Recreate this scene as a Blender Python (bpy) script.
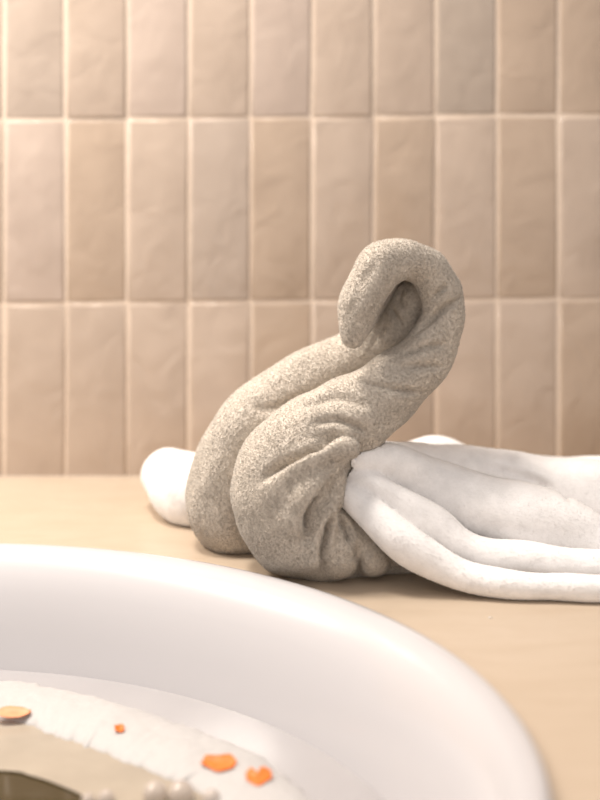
import bpy, bmesh, math, random
import numpy as np
from mathutils import Vector, noise

for o in list(bpy.data.objects):
    bpy.data.objects.remove(o, do_unlink=True)
scene = bpy.context.scene
COL = scene.collection

# ------------------------------------------------------------------ camera
CAM_H = 0.388            # lens height above the bath deck (z = 0 is the deck top)
F_PX = 1300.0            # focal length in pixels of the 600x800 frame
HORIZON = 120.0
cam_data = bpy.data.cameras.new('camera')
cam = bpy.data.objects.new('camera', cam_data)
COL.objects.link(cam)
cam.location = (0, 0, CAM_H)
cam.rotation_euler = (math.pi / 2, 0, 0)
cam_data.sensor_width = 36.0
cam_data.lens = F_PX / 800.0 * 36.0
cam_data.shift_y = -(400.0 - HORIZON) / 800.0
cam_data.clip_start = 0.02
cam_data.dof.use_dof = True
cam_data.dof.focus_distance = 1.11
cam_data.dof.aperture_fstop = 2.3
scene.camera = cam

# ------------------------------------------------------------------ light
world = bpy.data.worlds.new('world')
scene.world = world
world.use_nodes = True
bg = world.node_tree.nodes['Background']
bg.inputs['Color'].default_value = (1.0, 0.93, 0.89, 1)
bg.inputs['Strength'].default_value = 0.78


def area_light(name, loc, target, size, power, color):
    l = bpy.data.lights.new(name, 'AREA')
    l.shape = 'DISK'
    l.size = size
    l.energy = power
    l.color = color
    o = bpy.data.objects.new(name, l)
    COL.objects.link(o)
    o.location = loc
    d = Vector(target) - Vector(loc)
    o.rotation_euler = d.to_track_quat('-Z', 'Y').to_euler()
    return o


area_light('ceiling_downlight_over_deck', (-0.42, 1.13, 1.42), (-0.1, 1.12, 0.0), 0.32, 18.5, (1.0, 0.91, 0.82))
area_light('ceiling_downlight_beside_deck', (-0.78, 1.12, 0.85), (-0.3, 1.2, 0.0), 0.25, 9.0, (1.0, 0.91, 0.82))

scene.view_settings.view_transform = 'Standard'
scene.view_settings.look = 'None'
scene.view_settings.gamma = 1.0
scene.view_settings.use_curve_mapping = False
scene.view_settings.exposure = 0.0


# ------------------------------------------------------------------ helpers
def world_point(px, py, depth):
    """a spot measured on the photograph, carried out to its distance from the lens"""
    return np.array([(px - 300.0) / F_PX * depth, depth, CAM_H - (py - HORIZON) / F_PX * depth])


def tag(o, label=None, cat=None, group=None, kind=None):
    if label: o['label'] = label
    if cat: o['category'] = cat
    if group: o['group'] = group
    if kind: o['kind'] = kind
    return o


def link(name, me, mat=None, parent=None):
    o = bpy.data.objects.new(name, me)
    COL.objects.link(o)
    if mat is not None and not me.materials:
        me.materials.append(mat)
    if parent is not None:
        o.parent = parent
    return o


def from_data(name, verts, faces, mat=None, parent=None, smooth=True):
    me = bpy.data.meshes.new(name)
    me.from_pydata([tuple(map(float, v)) for v in verts], [], [tuple(map(int, f)) for f in faces])
    me.update()
    if smooth:
        me.polygons.foreach_set('use_smooth', [True] * len(me.polygons))
    return link(name, me, mat, parent)


def empty(name, loc):
    o = bpy.data.objects.new(name, None)
    COL.objects.link(o)
    o.empty_display_size = 0.05
    o.location = loc
    return o


def spline(points, n):
    """Catmull-Rom through rows of numbers"""
    P = np.array(points, float)
    P = np.vstack([2 * P[0] - P[1], P, 2 * P[-1] - P[-2]])
    out = []
    m = len(P) - 3
    for i in range(m):
        p0, p1, p2, p3 = P[i:i + 4]
        for t in np.linspace(0, 1, n, endpoint=False):
            out.append(0.5 * (2 * p1 + (p2 - p0) * t + (2 * p0 - 5 * p1 + 4 * p2 - p3) * t * t
                              + (3 * p1 - p0 - 3 * p2 + p3) * t ** 3))
    out.append(P[-2])
    return np.array(out)


def chain(points, n=6):
    """rows (px, py, depth, radius in px) -> rows (x, y, z, radius in m)"""
    s = spline(points, n)
    return np.array([[*world_point(a, b, d), max(r, 1.0) * d / F_PX] for a, b, d, r in s])


class Field:
    """signed distance grid, meshed with surface nets"""
    def __init__(self, lo, hi, step):
        self.lo = np.array(lo, float)
        self.step = step
        self.n = np.ceil((np.array(hi) - self.lo) / step).astype(int) + 1
        self.ax = [(self.lo[i] + step * np.arange(self.n[i])).astype(np.float32) for i in range(3)]
        self.v = np.full(self.n, 0.03, np.float32)

    def window(self, lo, hi):
        s = []
        for i in range(3):
            a = int(max(0, math.floor((lo[i] - self.lo[i]) / self.step)))
            b = int(min(self.n[i], math.ceil((hi[i] - self.lo[i]) / self.step) + 1))
            if b <= a:
                return None
            s.append(slice(a, b))
        return tuple(s)

    def seg_distance(self, win, a, b):
        X = self.ax[0][win[0]][:, None, None]
        Y = self.ax[1][win[1]][None, :, None]
        Z = self.ax[2][win[2]][None, None, :]
        ba = b[:3] - a[:3]
        L = float(ba @ ba) + 1e-12
        t = ((X - a[0]) * ba[0] + (Y - a[1]) * ba[1] + (Z - a[2]) * ba[2]) / L
        t = np.clip(t, 0, 1)
        d = np.sqrt((X - a[0] - t * ba[0]) ** 2 + (Y - a[1] - t * ba[1]) ** 2 + (Z - a[2] - t * ba[2]) ** 2)
        return d, t

    def tube(self, ch):
        out = np.full(self.n, 0.03, np.float32)
        m = 0.03
        for a, b in zip(ch[:-1], ch[1:]):
            r = max(a[3], b[3]) + m
            win = self.window(np.minimum(a[:3], b[:3]) - r, np.maximum(a[:3], b[:3]) + r)
            if win is None:
                continue
            d, t = self.seg_distance(win, a, b)
            d = d - (a[3] + t * (b[3] - a[3]))
            out[win] = np.minimum(out[win], d)
        return out

    def add(self, g, k):
        h = np.maximum(k - np.abs(self.v - g), 0) / k
        self.v = np.minimum(self.v, g) - h * h * k * 0.25

    def groove(self, line, width, depth):
        """push the surface in (depth > 0) or out (depth < 0) along a 3-D line"""
        sheets = [line]
        if depth > 0:
            nrm = np.array([self.normal(p) for p in line])
            k = max(2, int(depth / (width * 0.5)) + 1)
            sheets = [line - nrm * depth * j / k for j in range(k + 1)]
        m = width * 2.6
        lo = np.min([q.min(0) for q in sheets], 0) - m
        hi = np.max([q.max(0) for q in sheets], 0) + m
        win = self.window(lo, hi)
        if win is None:
            return
        n = len(line) - 1
        best = None
        for q in sheets:
            for i in range(n):
                d, t = self.seg_distance(win, q[i], q[i + 1])
                u = (i + t) / n
                if best is None:
                    best, tt = d, u
                else:
                    k = d < best
                    best = np.where(k, d, best)
                    tt = np.where(k, u, tt)
        fade = np.clip(np.sin(np.pi * np.clip(tt * 0.9 + 0.05, 0, 1)) * 1.4, 0, 1)
        self.v[win] += depth * fade * np.exp(-(best / width) ** 2)

    def normal(self, p):
        i = np.clip(np.round((p - self.lo) / self.step).astype(int), 2, self.n - 3)
        g = np.array([float(self.v[tuple(i + 2 * e)] - self.v[tuple(i - 2 * e)]) for e in np.eye(3, dtype=int)])
        return g / (np.linalg.norm(g) + 1e-9)

    def sag(self, amount, size, seed):
        """slow unevenness of soft cloth"""
        r = np.random.default_rng(seed)
        X = self.ax[0][:, None, None]; Y = self.ax[1][None, :, None]; Z = self.ax[2][None, None, :]
        for _ in range(6):
            k = r.normal(size=3); k *= 2 * math.pi / (np.linalg.norm(k) * size * r.uniform(0.6, 1.5))
            self.v += (amount / 2.5 * np.sin(k[0] * X + k[1] * Y + k[2] * Z + r.uniform(0, 6.28))).astype(np.float32)

    def hit(self, px, py):
        """first point of the surface seen from the lens along one direction"""
        lo, hi = self.ax[1][0], self.ax[1][-1]
        for d in np.arange(lo, hi, 0.0008):
            p = world_point(px, py, d)
            i = np.round((p - self.lo) / self.step).astype(int)
            if (i < 0).any() or (i >= self.n).any():
                continue
            if self.v[tuple(i)] < 0:
                return p
        return None

    def line(self, pts):
        q = [self.hit(a, b) for a, b in pts]
        q = [p for p in q if p is not None]
        return spline(q, 4) if len(q) > 1 else None

    def mesh(self):
        v = self.v
        s = v < 0
        nx, ny, nz = self.n
        cnt = np.zeros((nx - 1, ny - 1, nz - 1), np.float32)
        acc = [np.zeros_like(cnt) for _ in range(3)]
        for axis in range(3):
            a = [slice(None)] * 3; b = [slice(None)] * 3
            a[axis] = slice(0, -1); b[axis] = slice(1, None)
            va, vb = v[tuple(a)], v[tuple(b)]
            cross = (va < 0) != (vb < 0)
            t = np.where(cross, va / np.where(cross, va - vb, 1), 0)
            o1, o2 = [i for i in range(3) if i != axis]
            for i in (0, 1):
                for j in (0, 1):
                    w = [slice(None)] * 3
                    w[o1] = slice(i, self.n[o1] - 1 + i)
                    w[o2] = slice(j, self.n[o2] - 1 + j)
                    c = cross[tuple(w)]
                    cnt += c
                    acc[axis] += np.where(c, t[tuple(w)], 0)
                    if i: acc[o1] += c
                    if j: acc[o2] += c
        active = cnt > 0
        idx = np.full(active.shape, -1, np.int64)
        idx[active] = np.arange(active.sum())
        cells = np.argwhere(active)
        off = np.stack([acc[i][active] / cnt[active] for i in range(3)], 1)
        verts = self.lo + (cells + off) * self.step
        faces = []
        for axis in range(3):
            a = [slice(None)] * 3; b = [slice(None)] * 3
            a[axis] = slice(0, -1); b[axis] = slice(1, None)
            sa, sb = s[tuple(a)], s[tuple(b)]
            o1, o2 = (axis + 1) % 3, (axis + 2) % 3
            cr = sa != sb
            e = np.argwhere(cr)
            ok = (e[:, o1] > 0) & (e[:, o2] > 0) & (e[:, o1] < self.n[o1] - 1) & (e[:, o2] < self.n[o2] - 1)
            e = e[ok]
            inside = sa[tuple(e.T)]
            def cell(d1, d2):
                q = e.copy(); q[:, o1] -= d1; q[:, o2] -= d2
                return idx[tuple(q.T)]
            f = np.stack([cell(1, 1), cell(0, 1), cell(0, 0), cell(1, 0)], 1)
            f[~inside] = f[~inside][:, ::-1]
            faces.append(f)
        return verts, np.vstack(faces)


def refine(verts, faces):
    """split every quad in four and smooth once"""
    nv = len(verts)
    e = np.stack([faces, np.roll(faces, -1, 1)], 2).reshape(-1, 2)
    key = np.sort(e, 1)
    uniq, inv = np.unique(key[:, 0] * nv + key[:, 1], return_inverse=True)
    a, b = uniq // nv, uniq % nv
    mids = (verts[a] + verts[b]) / 2
    cent = verts[faces].mean(1)
    ei = inv.reshape(-1, 4) + nv
    ci = np.arange(len(faces)) + nv + len(mids)
    allv = np.vstack([verts, mids, cent])
    q = []
    for k in range(4):
        q.append(np.stack([faces[:, k], ei[:, k], ci, ei[:, k - 1]], 1))
    q = np.vstack(q)
    cc = allv[q].mean(1)
    acc = np.zeros_like(allv); n = np.zeros(len(allv))
    for k in range(4):
        np.add.at(acc, q[:, k], cc)
        np.add.at(n, q[:, k], 1)
    return acc / n[:, None], q


def pile(verts, faces, share, length, width, seed):
    """short bent loops of terry standing out of the cloth, three small faces each"""
    r = np.random.default_rng(seed)
    pick = r.random(len(faces)) < share
    q = verts[faces[pick]]
    a, b, c, d = q[:, 0], q[:, 1], q[:, 2], q[:, 3]
    nrm = np.cross(c - a, d - b)
    nrm /= np.linalg.norm(nrm, axis=1)[:, None] + 1e-12
    cen = q.mean(1)
    n = len(cen)
    rnd = r.normal(size=(n, 3))
    t1 = np.cross(nrm, rnd); t1 /= np.linalg.norm(t1, axis=1)[:, None] + 1e-12
    t2 = np.cross(nrm, t1)
    w = width * r.uniform(0.7, 1.3, (n, 1))
    h = length * r.uniform(0.45, 1.25, (n, 1))
    low = cen - nrm * 0.0003
    p0 = low + t1 * w
    p1 = low - t1 * w * 0.5 + t2 * w * 0.87
    p2 = low - t1 * w * 0.5 - t2 * w * 0.87
    top = cen + nrm * h + (t1 * r.normal(size=(n, 1)) + t2 * r.normal(size=(n, 1))) * length * 0.45
    V = np.stack([p0, p1, p2, top], 1).reshape(-1, 3)
    k = np.arange(n)[:, None] * 4
    T = np.concatenate([k + np.array([[0, 1, 3]]), k + np.array([[1, 2, 3]]), k + np.array([[2, 0, 3]])])
    return V, T


def field_object(name, field, mat, parent, share=0.4, length=0.0014, width=0.0005, seed=1):
    verts, faces = refine(*field.mesh())
    pv, pt = pile(verts, faces, share, length, width, seed)
    pt = pt + len(verts)
    allv = np.vstack([verts, pv])
    me = bpy.data.meshes.new(name)
    me.vertices.add(len(allv))
    me.vertices.foreach_set('co', allv.astype(np.float32).ravel())
    nq, nt_ = len(faces), len(pt)
    me.loops.add(nq * 4 + nt_ * 3)
    me.loops.foreach_set('vertex_index', np.concatenate([faces.ravel(), pt.ravel()]).astype(np.int32))
    me.polygons.add(nq + nt_)
    me.polygons.foreach_set('loop_start', np.concatenate([np.arange(nq) * 4, nq * 4 + np.arange(nt_) * 3]).astype(np.int32))
    me.update(calc_edges=True)
    me.validate()
    me.polygons.foreach_set('use_smooth', [True] * len(me.polygons))
    return link(name, me, mat, parent)


# ------------------------------------------------------------------ materials
def new_mat(name):
    m = bpy.data.materials.new(name)
    m.use_nodes = True
    nt = m.node_tree
    return m, nt, nt.nodes['Principled BSDF']


def N(nt, kind, **kw):
    n = nt.nodes.new(kind)
    for k, val in kw.items():
        if k in n.inputs:
            n.inputs[k].default_value = val
        else:
            setattr(n, k, val)
    return n


def ramp(nt, stops):
    n = nt.nodes.new('ShaderNodeValToRGB')
    cr = n.color_ramp
    while len(cr.elements) < len(stops):
        cr.elements.new(0.5)
    for e, (p, c) in zip(cr.elements, stops):
        e.position = p
        e.color = (*c, 1)
    return n


def tile_material():
    m, nt, b = new_mat('glazed_tile')
    L = nt.links
    info = N(nt, 'ShaderNodeObjectInfo')
    geo = N(nt, 'ShaderNodeNewGeometry')
    sh = N(nt, 'ShaderNodeVectorMath', operation='MULTIPLY_ADD')
    comb = N(nt, 'ShaderNodeCombineXYZ')
    L.new(info.outputs['Random'], comb.inputs[1])
    sh.inputs[1].default_value = (1, 1, 1)
    L.new(geo.outputs['Position'], sh.inputs[0])
    sc = N(nt, 'ShaderNodeVectorMath', operation='SCALE')
    sc.inputs['Scale'].default_value = 30
    L.new(comb.outputs[0], sc.inputs[0])
    L.new(sc.outputs[0], sh.inputs[2])
    n1 = N(nt, 'ShaderNodeTexNoise', Scale=16.0, Detail=3.0, Roughness=0.55)
    L.new(sh.outputs[0], n1.inputs['Vector'])
    r1 = ramp(nt, [(0.3, (0.94, 0.93, 0.93)), (0.7, (1.05, 1.05, 1.06))])
    L.new(n1.outputs['Fac'], r1.inputs['Fac'])
    mul = N(nt, 'ShaderNodeMix', data_type='RGBA', blend_type='MULTIPLY')
    mul.inputs['Factor'].default_value = 1
    L.new(info.outputs['Color'], mul.inputs['A'])
    L.new(r1.outputs[0], mul.inputs['B'])
    L.new(mul.outputs['Result'], b.inputs['Base Color'])
    n2 = N(nt, 'ShaderNodeTexNoise', Scale=26.0, Detail=1.5, Roughness=0.5, Distortion=0.7)
    L.new(sh.outputs[0], n2.inputs['Vector'])
    bp = N(nt, 'ShaderNodeBump', Strength=0.3, Distance=0.006)
    L.new(n2.outputs['Fac'], bp.inputs['Height'])
    L.new(bp.outputs[0], b.inputs['Normal'])
    b.inputs['Roughness'].default_value = 0.2
    b.inputs['Specular IOR Level'].default_value = 0.45
    return m


def plain(name, color, rough=0.6, bump=None, **kw):
    m, nt, b = new_mat(name)
    L = nt.links
    geo = N(nt, 'ShaderNodeNewGeometry')
    n = N(nt, 'ShaderNodeTexNoise', Scale=kw.get('scale', 60.0), Detail=4.0)
    L.new(geo.outputs['Position'], n.inputs['Vector'])
    v = kw.get('vary', 0.06)
    r = ramp(nt, [(0.3, tuple(c * (1 - v) for c in color)), (0.7, tuple(min(1, c * (1 + v)) for c in color))])
    L.new(n.outputs['Fac'], r.inputs['Fac'])
    L.new(r.outputs[0], b.inputs['Base Color'])
    b.inputs['Roughness'].default_value = rough
    if bump:
        bp = N(nt, 'ShaderNodeBump', Strength=bump[0], Distance=bump[1])
        L.new(n.outputs['Fac'], bp.inputs['Height'])
        L.new(bp.outputs[0], b.inputs['Normal'])
    if 'alpha' in kw:
        b.inputs['Alpha'].default_value = kw['alpha']
    if 'coat' in kw:
        b.inputs['Coat Weight'].default_value = kw['coat']
    if 'spec' in kw:
        b.inputs['Specular IOR Level'].default_value = kw['spec']
    return m


def terry(name, color, dark, scale, strength, dist):
    m, nt, b = new_mat(name)
    L = nt.links
    geo = N(nt, 'ShaderNodeNewGeometry')
    n1 = N(nt, 'ShaderNodeTexNoise', Scale=scale, Detail=2.5, Roughness=0.7)
    L.new(geo.outputs['Position'], n1.inputs['Vector'])
    n2 = N(nt, 'ShaderNodeTexNoise', Scale=scale * 0.12, Detail=3.0)
    L.new(geo.outputs['Position'], n2.inputs['Vector'])
    r = ramp(nt, [(0.32, dark), (0.58, color)])
    L.new(n1.outputs['Fac'], r.inputs['Fac'])
    r2 = ramp(nt, [(0.3, (0.92, 0.92, 0.92)), (0.7, (1.05, 1.05, 1.05))])
    L.new(n2.outputs['Fac'], r2.inputs['Fac'])
    mul = N(nt, 'ShaderNodeMix', data_type='RGBA', blend_type='MULTIPLY')
    mul.inputs['Factor'].default_value = 1
    L.new(r.outputs[0], mul.inputs['A'])
    L.new(r2.outputs[0], mul.inputs['B'])
    L.new(mul.outputs['Result'], b.inputs['Base Color'])
    bp = N(nt, 'ShaderNodeBump', Strength=strength, Distance=dist)
    L.new(n1.outputs['Fac'], bp.inputs['Height'])
    L.new(bp.outputs[0], b.inputs['Normal'])
    b.inputs['Roughness'].default_value = 0.95
    b.inputs['Specular IOR Level'].default_value = 0.1
    b.inputs['Sheen Weight'].default_value = 0.35
    b.inputs['Sheen Roughness'].default_value = 0.5
    b.inputs['Sheen Tint'].default_value = (1, 0.97, 0.92, 1)
    return m


def deck_material():
    m, nt, b = new_mat('beige_stone')
    L = nt.links
    geo = N(nt, 'ShaderNodeNewGeometry')
    mp = N(nt, 'ShaderNodeMapping')
    mp.inputs['Scale'].default_value = (5, 22, 22)
    L.new(geo.outputs['Position'], mp.inputs['Vector'])
    n1 = N(nt, 'ShaderNodeTexNoise', Scale=2.2, Detail=6.0, Roughness=0.6, Distortion=0.8)
    L.new(mp.outputs[0], n1.inputs['Vector'])
    r = ramp(nt, [(0.25, (0.485, 0.385, 0.285)), (0.5, (0.51, 0.412, 0.312)), (0.75, (0.53, 0.432, 0.332))])
    L.new(n1.outputs['Fac'], r.inputs['Fac'])
    L.new(r.outputs[0], b.inputs['Base Color'])
    n2 = N(nt, 'ShaderNodeTexNoise', Scale=40.0, Detail=4.0)
    L.new(geo.outputs['Position'], n2.inputs['Vector'])
    rr = ramp(nt, [(0.3, (0.28,) * 3), (0.7, (0.42,) * 3)])
    L.new(n2.outputs['Fac'], rr.inputs['Fac'])
    L.new(rr.outputs[0], b.inputs['Roughness'])
    bp = N(nt, 'ShaderNodeBump', Strength=0.12, Distance=0.002)
    L.new(n1.outputs['Fac'], bp.inputs['Height'])
    L.new(bp.outputs[0], b.inputs['Normal'])
    return m


M_TILE = tile_material()
M_GROUT = plain('grout', (0.72, 0.60, 0.49), 0.9, (0.3, 0.001), scale=300)
M_DECK = deck_material()
M_SEAL = plain('sealant', (0.62, 0.52, 0.42), 0.6, scale=40)
M_TUB = plain('white_acrylic', (0.55, 0.535, 0.545), 0.22, scale=6, vary=0.01, coat=0.3)
M_PANEL = plain('panel', (0.62, 0.55, 0.47), 0.5, scale=12)
M_FLOOR = plain('floor_stone', (0.45, 0.37, 0.29), 0.5, scale=9)
M_SWAN = terry('beige_terry', (0.66, 0.592, 0.51), (0.48, 0.426, 0.36), 420.0, 0.6, 0.0012)
M_WHITE = terry('white_terry', (0.94, 0.92, 0.91), (0.90, 0.88, 0.865), 520.0, 0.2, 0.0006)
M_FOAM = plain('foam', (0.475, 0.46, 0.45), 0.6, (0.25, 0.001), scale=320, vary=0.03)
M_FILM = plain('soap_film', (0.385, 0.37, 0.375), 0.18, (0.1, 0.003), scale=14, vary=0.03)
M_THIN = plain('thin_film', (0.43, 0.37, 0.295), 0.25, scale=30, vary=0.08, alpha=0.88)
M_WATER = plain('bathwater', (0.05, 0.036, 0.014), 0.06, (0.05, 0.004), scale=9, vary=0.05)
M_BUBBLE = plain('bubble', (0.62, 0.54, 0.48), 0.08, scale=20, vary=0.02, alpha=0.6)
M_PETAL = plain('orange_petal', (0.74, 0.17, 0.015), 0.5, (0.3, 0.001), scale=200, vary=0.18)
M_PETAL_P = plain('pale_petal', (0.76, 0.33, 0.17), 0.5, (0.3, 0.001), scale=200, vary=0.1)
M_DROP = plain('droplet', (0.95, 0.93, 0.9), 0.03, scale=50, vary=0.02, alpha=0.35)

# ------------------------------------------------------------------ wall of tiles
WALL_Y = 1.414
PITCH_X, PITCH_Z = 0.0670, 0.2000
JOINT = 0.0028
RISE = 0.0085                     # the courses were laid slightly out of level


def box_mesh(name, lo, hi):
    bm = bmesh.new()
    bmesh.ops.create_cube(bm, size=1)
    for v in bm.verts:
        for i in range(3):
            v.co[i] = lo[i] if v.co[i] < 0 else hi[i]
    me = bpy.data.meshes.new(name)
    bm.to_mesh(me); bm.free()
    return me


wall = tag(link('wall_back', box_mesh('wall_back', (-1.3, WALL_Y + 0.0009, -0.06), (1.3, WALL_Y + 0.12, 1.62)), M_GROUT), kind='structure')


def tile_mesh(seed):
    """one hand-made tile: wavering outline, pillowed edge, slightly dished face"""
    rng = random.Random(seed)
    w, h, t = PITCH_X - JOINT, PITCH_Z - JOINT, 0.004
    rings = []
    def ring(inset, y, wob):
        nn = []
        for cx, cz, k in ((-1, -1, 0), (0, -1, 1), (1, -1, 0), (1, -.33, 1), (1, .33, 1), (1, 1, 0), (0, 1, 1), (-1, 1, 0), (-1, .33, 1), (-1, -.33, 1)):
            x = cx * (w / 2 - inset)
            z = cz * (h / 2 - inset)
            nn.append([x, y, z])
        for p in nn:
            p[0] += rng.uniform(-wob, wob); p[2] += rng.uniform(-wob, wob)
        return nn
    st = rng.getstate()
    rings.append(ring(0, t, 0.0004)); rng.setstate(st)
    rings.append(ring(0.0002, 0.0012, 0.0004)); rng.setstate(st)
    rings.append(ring(0.0012, 0.0002, 0.0004)); rng.setstate(st)
    rings.append(ring(0.0035, -0.0002, 0.0004))
    verts = [p for r in rings for p in r]
    n = 10
    faces = []
    for k in range(3):
        for i in range(n):
            j = (i + 1) % n
            faces.append((k * n + i, k * n + j, (k + 1) * n + j, (k + 1) * n + i))
    faces.append(tuple(3 * n + i for i in range(n)))
    me = bpy.data.meshes.new('tile')
    me.from_pydata(verts, [], faces)
    me.update()
    me.polygons.foreach_set('use_smooth', [True] * len(me.polygons))
    me.materials.append(M_TILE)
    return me


TILES = [tile_mesh(i) for i in range(8)]
rng = random.Random(11)
GLAZE = {'t': (0.49, 0.395, 0.318), 'b': (0.455, 0.355, 0.272), 'g': (0.465, 0.382, 0.315),
         'p': (0.51, 0.415, 0.348), 'l': (0.51, 0.412, 0.332), 'd': (0.43, 0.357, 0.293)}
# glaze of the ten columns that were fired most unevenly, course by course from the deck up
COURSES = {0: 'ttllbttllb', 1: 'pblgbtblbt', 2: 'gtptpltdbb'}
X0 = (4 - 300) / F_PX * WALL_Y     # one of the upright joints
for row in range(8):
    for c in range(-9, 20):
        o = bpy.data.objects.new('tile', TILES[rng.randrange(8)])
        COL.objects.link(o)
        x = X0 + (c + 0.5) * PITCH_X
        z0 = -0.0115 + row * PITCH_Z + 0.0010
        o.location = (x + rng.uniform(-.0004, .0004), WALL_Y + rng.uniform(-.0006, .0004), z0 + PITCH_Z / 2 + RISE * (x + 0.15) + rng.uniform(-.0006, .0006))
        o.rotation_euler = (rng.uniform(-.004, .004), rng.uniform(-.0025, .0025), rng.uniform(-.012, .012))
        k = COURSES[row][c] if row in COURSES and 0 <= c < 10 else rng.choice('tbgplt')
        v = rng.uniform(0.98, 1.02)
        o.color = (*[q * v for q in GLAZE[k]], 1)
        o.parent = wall

# ------------------------------------------------------------------ bathtub outline
TX, TY, TA, TB = -0.30, 0.775, 0.445, 0.394
TLEFT = -0.80


def tub_outline(offset, n=72):
    pts = []
    for i in range(n + 1):
        a = math.pi / 2 - math.pi * i / n
        x, y = TA * math.cos(a), TB * math.sin(a)
        nx, ny = math.cos(a) / TA, math.sin(a) / TB
        l = math.hypot(nx, ny)
        pts.append((TX + x - offset * nx / l, TY + y - offset * ny / l))
    right = list(pts)
    k = 14
    for i in range(1, k):
        pts.append((TX + (TLEFT - TX) * i / k, TY - TB + offset))
    for x, y in reversed(right):
        pts.append((TLEFT - (x - TX), y))
    for i in range(1, k):
        pts.append((TLEFT + (TX - TLEFT) * i / k, TY + TB - offset))
    return pts


def rings_mesh(profile):
    verts, faces = [], []
    n = None
    for off, z in profile:
        r = tub_outline(off)
        n = len(r)
        verts += [(x, y, z) for x, y in r]
    for k in range(len(profile) - 1):
        for i in range(n):
            j = (i + 1) % n
            faces.append((k * n + i, k * n + j, (k + 1) * n + j, (k + 1) * n + i))
    return verts, faces, n


# deck with the opening for the bath
bm = bmesh.new()
outer = [bm.verts.new(p) for p in ((-1.3, 0.25, 0), (1.3, 0.25, 0), (1.3, WALL_Y + 0.001, 0), (-1.3, WALL_Y + 0.001, 0))]
inner = [bm.verts.new((x, y, 0)) for x, y in tub_outline(0.012)]
ed = [bm.edges.new((outer[i], outer[(i + 1) % 4])) for i in range(4)]
ed += [bm.edges.new((inner[i], inner[(i + 1) % len(inner)])) for i in range(len(inner))]
bmesh.ops.triangle_fill(bm, use_beauty=True, use_dissolve=False, edges=ed)
bmesh.ops.recalc_face_normals(bm, faces=bm.faces)
if sum(f.normal.z for f in bm.faces) < 0:
    bmesh.ops.reverse_faces(bm, faces=bm.faces)
ext = bmesh.ops.extrude_face_region(bm, geom=list(bm.faces))
for v in ext['geom']:
    if isinstance(v, bmesh.types.BMVert):
        v.co.z -= 0.04
bmesh.ops.recalc_face_normals(bm, faces=bm.faces)
me = bpy.data.meshes.new('bath_deck')
bm.to_mesh(me); bm.free()
tag(link('bath_deck', me, M_DECK), 'beige stone deck around the sunken bathtub', kind='structure')
tag(link('floor', box_mesh('floor', (-1.3, -0.9, -0.62), (1.3, WALL_Y, -0.56)), M_FLOOR), kind='structure')
tag(link('trim_1', box_mesh('trim_1', (-1.3, 0.28, -0.56), (1.3, 0.30, -0.04)), M_PANEL), 'bath front panel', kind='structure')

# sealant bead between deck and tiles
vs, fs = [], []
prof = [(0.0005, 0.0009), (-0.0012, 0.0006), (-0.0025, 0.0), (0.0005, 0.0)]
for x in (-1.29, 1.29):
    vs += [(x, WALL_Y + a - 0.0012, b) for a, b in prof]
for i in range(3):
    fs.append((i, i + 1, 4 + i + 1, 4 + i))
fs += [(0, 1, 2, 3), (7, 6, 5, 4)]
tag(from_data('trim_2', vs, fs, M_SEAL), 'pale sealant bead along the foot of the tiles', kind='structure')

# bathtub shell
profile = [(0.012, -0.002), (0.002, 0.0003), (0.0, 0.0025), (0.0008, 0.0062), (0.0035, 0.0090), (0.008, 0.0102), (0.014, 0.0096),
           (0.020, 0.0074), (0.026, 0.0034), (0.032, -0.0025), (0.038, -0.0105), (0.0435, -0.0205), (0.049, -0.034), (0.0545, -0.050), (0.062, -0.078),
           (0.070, -0.11), (0.082, -0.16), (0.100, -0.24), (0.125, -0.34), (0.16, -0.40), (0.21, -0.43), (0.30, -0.44)]
vs, fs, n = rings_mesh(profile)
base = (len(profile) - 1) * n
fs.append(tuple(base + i for i in range(n)))
tub = from_data('bathtub', vs, fs, M_TUB)
tag(tub, 'white oval bathtub sunk into the beige deck', 'bathtub')


# ------------------------------------------------------------------ bathwater and foam
WATER = -0.080
o = tub_outline(0.061)
vs = [(x, y, WATER) for x, y in o]
water = from_data('bathwater', vs, [tuple(range(len(vs)))][::1], M_WATER, smooth=False)
tag(water, 'dark still bathwater showing in front of the foam', 'water', kind='stuff')


def on_water(px, py, z=WATER):
    d = (CAM_H - z) * F_PX / (py - HORIZON)
    return np.array([(px - 300) / F_PX * d, d])


back_edge = spline([(-0.75, 1.06), (-0.55, 1.072), (-0.38, 1.085), on_water(0, 682), on_water(75, 694), on_water(150, 715), on_water(240, 748), on_water(290, 782), (0.036, 0.82), (0.035, 0.66), (0.0, 0.56)], 14)
front_edge = spline([(-0.78, 0.98), (-0.55, 0.995), (-0.36, 1.003), on_water(0, 724), on_water(45, 735), on_water(100, 755), on_water(155, 777), on_water(205, 802), (-0.03, 0.79), (-0.03, 0.68), (-0.06, 0.60)], 14)


def strip(name, A, B, nv, height, mat):
    vs, fs = [], []
    for i in range(len(A)):
        for j in range(nv + 1):
            v = j / nv
            p = A[i] * (1 - v) + B[i] * v
            vs.append((p[0], p[1], height(p[0], p[1], v)))
    for i in range(len(A) - 1):
        for j in range(nv):
            a = i * (nv + 1) + j
            fs.append((a, a + nv + 1, a + nv + 2, a + 1))
    return from_data(name, vs, fs, mat)


def foam_height(x, y, v):
    e = max(0.0, math.sin(math.pi * min(1, max(0, v)))) ** 0.55
    b = noise.noise(Vector((x * 38, y * 38, 1.7))) * 0.002 + noise.noise(Vector((x * 130, y * 130, 4.2))) * 0.0006
    return WATER - 0.001 + e * (0.011 + b)


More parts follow.
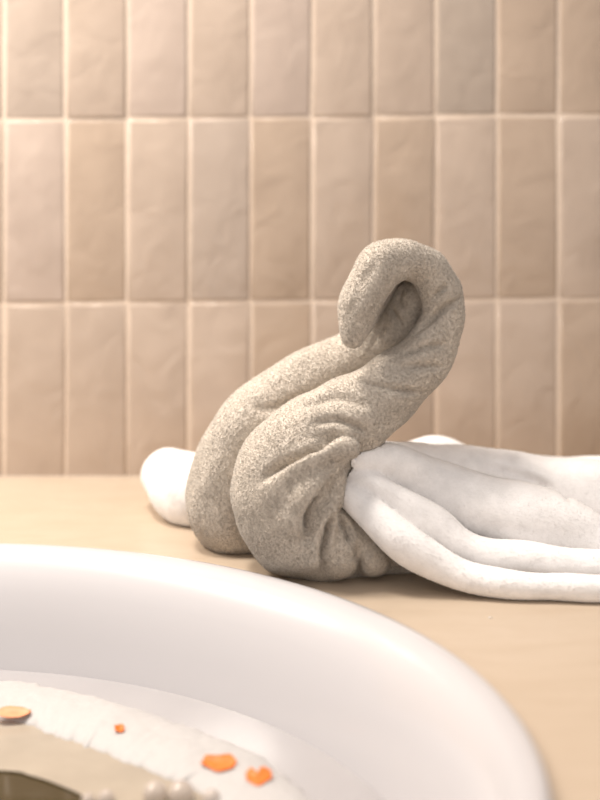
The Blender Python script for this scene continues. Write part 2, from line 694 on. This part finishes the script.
thin_front = spline([(-0.78, 0.90), (-0.52, 0.93), (-0.33, 0.942), on_water(0, 772), on_water(30, 777), on_water(60, 787), on_water(90, 802), on_water(120, 830), (-0.085, 0.77), (-0.085, 0.68), (-0.10, 0.61)], 14)
A = spline(back_edge, 3); B = spline(front_edge, 3)
jit = np.array([[noise.noise(Vector((p[0] * 90, p[1] * 90, 3))), noise.noise(Vector((p[0] * 90, p[1] * 90, 8)))] for p in A]) * 0.004
foam = strip('soap_foam', A + jit, B + jit[::-1], 40, foam_height, M_FOAM)
tag(foam, 'ridge of white soap foam floating across the bath', 'foam', kind='stuff')

# milky film between the foam and the wall of the bath
idx = [i for i in range(len(o))]
ob = np.array(tub_outline(0.0612))
near = []
for p in back_edge:
    d = ((ob - p) ** 2).sum(1)
    near.append(ob[d.argmin()])
near = np.array(near)
t = np.linspace(0, 1, len(back_edge))
ang = np.linspace(math.radians(128), math.radians(-75), len(back_edge))
wall_line = np.array([(TX + (TA - .0605) * math.cos(a), TY + (TB - .0605) * math.sin(a)) for a in ang])
wall_line[0] = (-0.75, TY + TB - .0605)
film = strip('soap_film', wall_line, back_edge + (front_edge - back_edge) * 0.3, 8, lambda x, y, v: WATER + 0.0008, M_FILM)
tag(film, 'smooth milky soap film between foam and bath wall', 'soap film', kind='stuff')
thin = strip('thin_soap_film', back_edge + (front_edge - back_edge) * 0.7, thin_front, 8, lambda x, y, v: WATER + 0.0012, M_THIN)
tag(thin, 'thin beige soap film at the front of the foam', 'soap film', kind='stuff')


def bubble(px, py, r, k):
    c = on_water(px, py, WATER + r * 0.6)
    bm = bmesh.new()
    bmesh.ops.create_uvsphere(bm, u_segments=24, v_segments=14, radius=r)
    for v in bm.verts:
        v.co.z = max(v.co.z, -r * 0.55) * 0.95
    me = bpy.data.meshes.new('soap_bubble')
    bm.to_mesh(me); bm.free()
    me.polygons.foreach_set('use_smooth', [True] * len(me.polygons))
    ob_ = link('soap_bubble', me, M_BUBBLE)
    ob_.location = (c[0], c[1], WATER + r * 0.55)
    tag(ob_, k, 'bubble', 'soap bubbles in front of the foam')


bubble(155, 793, .0085, 'round pale soap bubble, left one of the touching pair')
bubble(181, 793, .0090, 'round pale soap bubble, right one of the touching pair')
bubble(211, 798, .0065, 'smaller soap bubble right of the touching pair')
bubble(106, 798, .0060, 'small soap bubble at the edge of dark water')
bubble(88, 800, .0050, 'tiny soap bubble over dark water by bottom edge')


FOAM_V = np.array([v.co[:] for v in foam.data.vertices])


def petal(name, px, py, length, width, rot, mat, label, notch=0.0, seed=0, point=0.6):
    z = WATER + 0.010
    c = on_water(px, py, z)
    for _ in range(4):
        z = FOAM_V[((FOAM_V[:, :2] - c) ** 2).sum(1) < 0.006 ** 2, 2].max() + 0.0004
        c = on_water(px, py, z)
    rng = random.Random(seed)
    nu, nv = 12, 6
    vs, fs = [], []
    for i in range(nu + 1):
        u = i / nu
        w = width * (math.sin(math.pi * (0.08 + 0.86 * u)) ** point) * (1 + 0.18 * math.sin(7 * u + seed))
        for j in range(nv + 1):
            v = j / nv * 2 - 1
            cut = notch * math.exp(-((u - 0.45) / 0.16) ** 2) if v > 0 else 0
            vv = v * (1 - cut)
            vs.append(((u - .5) * length, vv * w / 2, 0.0012 * (v * v) + 0.0005 * math.sin(5 * u + seed) + 0.0005 * rng.random()))
    for i in range(nu):
        for j in range(nv):
            a = i * (nv + 1) + j
            fs.append((a, a + nv + 1, a + nv + 2, a + 1))
    p = from_data(name, vs, fs, mat)
    p.location = (c[0], c[1], z)
    p.rotation_euler = (0.2, 0, rot)
    sd = p.modifiers.new('thickness', 'SOLIDIFY'); sd.thickness = 0.0006
    tag(p, label, 'petal', 'petals lying on the soap foam')


petal('petal', 13, 713, .027, .016, 0.1, M_PETAL_P, 'pale orange petal on the foam at left edge', 0, 1, 1.3)
petal('petal', 119.5, 729, .0065, .009, 0.2, M_PETAL, 'tiny orange petal scrap alone on the foam', 0, 2)
petal('petal', 219, 763, .025, .017, -0.35, M_PETAL, 'longer orange petal on the foam, folded over', .1, 3)
petal('petal', 259, 776, .018, .019, 0.15, M_PETAL, 'notched orange petal at right end of foam', .8, 5)

# ------------------------------------------------------------------ towel swan
swan = empty('towel_swan', (0, 1.15, 0))
tag(swan, 'beige terry towel folded into a swan on the deck', 'towel swan')


def keep_local(ob):
    ob.matrix_parent_inverse = ob.parent.matrix_basis.inverted()


def grooves(F, items):
    got = []
    for pts, w, d in items:
        l = F.line(pts)
        if l is not None:
            got.append((l, w, d))
    for l, w, d in got:
        F.groove(l, w, d)


# near roll: head, looped neck, chest and the tucked tail
F = Field((-0.085, 1.03, -0.004), (0.16, 1.235, 0.31), 0.0015)
NEAR = chain([
    (353, 338, 1.110, 10), (355, 323, 1.112, 16), (360, 304, 1.113, 20), (368, 286, 1.116, 21.5), (379, 268, 1.12, 22),
    (395, 260, 1.128, 20), (411, 261, 1.135, 18.5), (428, 271, 1.142, 18.5), (441, 292, 1.146, 19.5), (442, 317, 1.146, 20),
    (434, 343, 1.144, 24), (415, 368, 1.14, 28), (386, 392, 1.136, 33), (351, 417, 1.13, 40), (316, 444, 1.125, 49),
    (295, 470, 1.12, 55), (289, 495, 1.12, 57.5), (299, 520, 1.12, 55), (322, 533, 1.122, 48), (352, 540, 1.125, 40),
    (385, 545, 1.127, 32), (418, 551, 1.13, 22)])
F.add(F.tube(NEAR), 0.004)
# the second roll alongside in the loop and the head
F.add(F.tube(chain([(360, 322, 1.140, 13), (366, 298, 1.145, 18), (380, 272, 1.150, 19), (397, 262, 1.155, 17), (412, 262, 1.162, 16), (428, 272, 1.168, 16), (442, 292, 1.172, 16), (443, 318, 1.172, 16)])), 0.003)
F.add(F.tube(chain([(366, 318, 1.165, 11), (371, 296, 1.17, 17), (384, 274, 1.175, 18), (400, 265, 1.18, 17), (418, 267, 1.187, 16), (434, 280, 1.192, 15), (442, 300, 1.195, 15)])), 0.004)  # unseen third roll behind these, added to shade the opening inside the loop
# gathered bulges of cloth around the pinch
F.add(F.tube(chain([(292, 440, 1.102, 20), (325, 427, 1.10, 17), (362, 424, 1.108, 14)])), 0.012)
F.add(F.tube(chain([(275, 487, 1.088, 20), (300, 465, 1.078, 16), (325, 453, 1.076, 14), (340, 449, 1.080, 13), (349, 449, 1.086, 10)])), 0.006)
F.add(F.tube(chain([(295, 515, 1.078, 18), (315, 485, 1.072, 14), (335, 462, 1.082, 9)])), 0.008)
F.add(F.tube(chain([(318, 552, 1.085, 17), (327, 515, 1.080, 12), (338, 478, 1.088, 9)])), 0.006)
F.add(F.tube(chain([(340, 556, 1.092, 20), (339, 525, 1.092, 12)])), 0.006)
F.add(F.tube(chain([(372, 556, 1.098, 18), (360, 530, 1.105, 12)])), 0.008)
F.sag(0.0012, 0.045, 4)
grooves(F, [
    ([(262, 480), (280, 463), (300, 451), (318, 443), (334, 438)], 0.0042, 0.013),
    ([(312, 424), (332, 420), (350, 424), (368, 433)], 0.0036, 0.006),
    ([(307, 538), (312, 515), (320, 500), (332, 482)], 0.0042, 0.015),
    ([(322, 572), (325, 552), (330, 532), (334, 518)], 0.0036, 0.011),
    ([(352, 544), (346, 525), (339, 506)], 0.0034, 0.007),
    ([(358, 578), (360, 560), (356, 545)], 0.0040, 0.003),
    ([(390, 574), (391, 560), (387, 550)], 0.0040, 0.002),
    ([(340, 374), (358, 380), (381, 386), (405, 391), (424, 392)], 0.0030, 0.0050),
    ([(300, 408), (330, 398), (352, 400), (372, 409)], 0.0050, 0.004),
    ([(404, 354), (425, 347), (445, 345), (461, 343)], 0.0032, 0.0045),
    ([(412, 335), (430, 320), (446, 308), (462, 295)], 0.0032, 0.0052),
    ([(420, 310), (432, 298), (448, 284), (458, 275)], 0.0032, 0.0038),
    ([(398, 368), (420, 366), (444, 366)], 0.0035, 0.0035),
    ([(346, 318), (356, 300), (364, 280), (380, 258)], 0.0040, 0.0016),
])
F.v = np.maximum(F.v, -(F.ax[2][None, None, :] - 0.0002))
near_roll = field_object('near_roll', F, M_SWAN, swan)
keep_local(near_roll)
tag(near_roll, 'chest, looped neck and hanging head of the towel swan')

# far roll, lying behind the near one and running up inside the neck
F = Field((-0.12, 1.09, -0.004), (0.13, 1.26, 0.27), 0.0016)
FAR = chain([
    (434, 280, 1.172, 12), (415, 300, 1.181, 24), (398, 328, 1.192, 28), (371, 349, 1.199, 29), (342, 366, 1.199, 29), (302, 388, 1.193, 34),
    (264, 420, 1.185, 38), (240, 458, 1.188, 42), (231, 496, 1.188, 44.5), (237, 517, 1.188, 40), (262, 524, 1.188, 34)])
F.add(F.tube(FAR), 0.004)
grooves(F, [
    ([(403, 288), (398, 300), (408, 310)], 0.003, 0.003),
    ([(390, 305), (396, 318), (404, 328)], 0.003, 0.003),
    ([(385, 322), (378, 335), (370, 345)], 0.003, 0.002),
    ([(248, 402), (262, 409), (285, 404), (310, 392)], 0.004, 0.003),
])
F.sag(0.0011, 0.05, 9)
F.v = np.maximum(F.v, -(F.ax[2][None, None, :] - 0.0002))
far_roll = field_object('far_roll', F, M_SWAN, swan)
keep_local(far_roll)

# ------------------------------------------------------------------ white towel
F = Field((-0.175, 1.0, -0.004), (0.42, 1.37, 0.14), 0.0021)
K = 0.0022
F.add(F.tube(chain([(170, 476, 1.300, 28), (192, 491, 1.264, 37), (225, 492, 1.268, 36), (280, 488, 1.265, 34), (330, 480, 1.235, 32), (370, 470, 1.20, 26), (420, 470, 1.2, 26)])), K)
F.add(F.tube(chain([(334, 486, 1.10, 9), (352, 498, 1.092, 13), (384, 526, 1.078, 18), (418, 553, 1.070, 19), (470, 577, 1.06, 15), (530, 585, 1.053, 14), (600, 588, 1.05, 13), (680, 590, 1.05, 13), (790, 592, 1.05, 13)])), K)
F.add(F.tube(chain([(338, 472, 1.105, 9), (370, 484, 1.100, 14), (400, 502, 1.100, 17), (432, 525, 1.096, 19), (470, 549, 1.088, 17), (530, 560, 1.083, 17), (600, 566, 1.08, 17), (690, 570, 1.08, 17), (790, 572, 1.08, 17)])), K)
F.add(F.tube(chain([(338, 458, 1.098, 8), (360, 458, 1.106, 14), (395, 470, 1.128, 24), (432, 490, 1.14, 32), (480, 510, 1.132, 36), (530, 522, 1.128, 36), (570, 535, 1.125, 33), (605, 547, 1.12, 28), (690, 556, 1.115, 28), (790, 560, 1.11, 28)])), K)
F.add(F.tube(chain([(350, 458, 1.13, 10), (385, 460, 1.17, 18), (430, 472, 1.20, 28), (490, 482, 1.21, 32), (550, 492, 1.21, 35), (600, 498, 1.205, 37), (690, 505, 1.20, 38), (790, 510, 1.2, 36)])), K)
F.add(F.tube(chain([(390, 462, 1.24, 16), (420, 456, 1.265, 17), (445, 455, 1.27, 17), (475, 468, 1.28, 17), (530, 474, 1.28, 17), (600, 476, 1.28, 18), (790, 480, 1.27, 20)])), K)
# rough fill so no gaps open between the folds
F.add(F.tube(chain([(400, 500, 1.17, 26), (480, 520, 1.16, 26), (600, 545, 1.15, 24), (790, 555, 1.15, 24)])), K)
grooves(F, [
    ([(475, 464), (512, 472), (545, 486), (570, 501)], 0.0045, 0.006),
])
F.sag(0.0010, 0.05, 12)
F.v = np.maximum(F.v, 0.0012 - np.minimum(F.tube(NEAR), F.tube(FAR)))    # the swan presses into the white cloth
F.v = np.maximum(F.v, -(F.ax[2][None, None, :] - 0.0002))
towel = field_object('white_towel', F, M_WHITE, None, 0.3, 0.0006, 0.0006, 3)
tag(towel, 'white towel gathered behind the swan and spread out in loose folds', 'towel')

# ------------------------------------------------------------------ water drops
def droplet(px, py, z, r, label):
    d = (CAM_H - z) * F_PX / (py - HORIZON)
    bm = bmesh.new()
    bmesh.ops.create_uvsphere(bm, u_segments=16, v_segments=10, radius=r)
    for v in bm.verts:
        v.co.z = max(v.co.z, -r * 0.2) * 0.6
    me = bpy.data.meshes.new('water_drop')
    bm.to_mesh(me); bm.free()
    me.polygons.foreach_set('use_smooth', [True] * len(me.polygons))
    ob_ = link('water_drop', me, M_DROP)
    ob_.location = ((px - 300) / F_PX * d, d, z + r * 0.12)
    tag(ob_, label, 'water drop')


droplet(490, 618, 0.0, 0.0016, 'tiny bright water drop on the deck below the white towel')
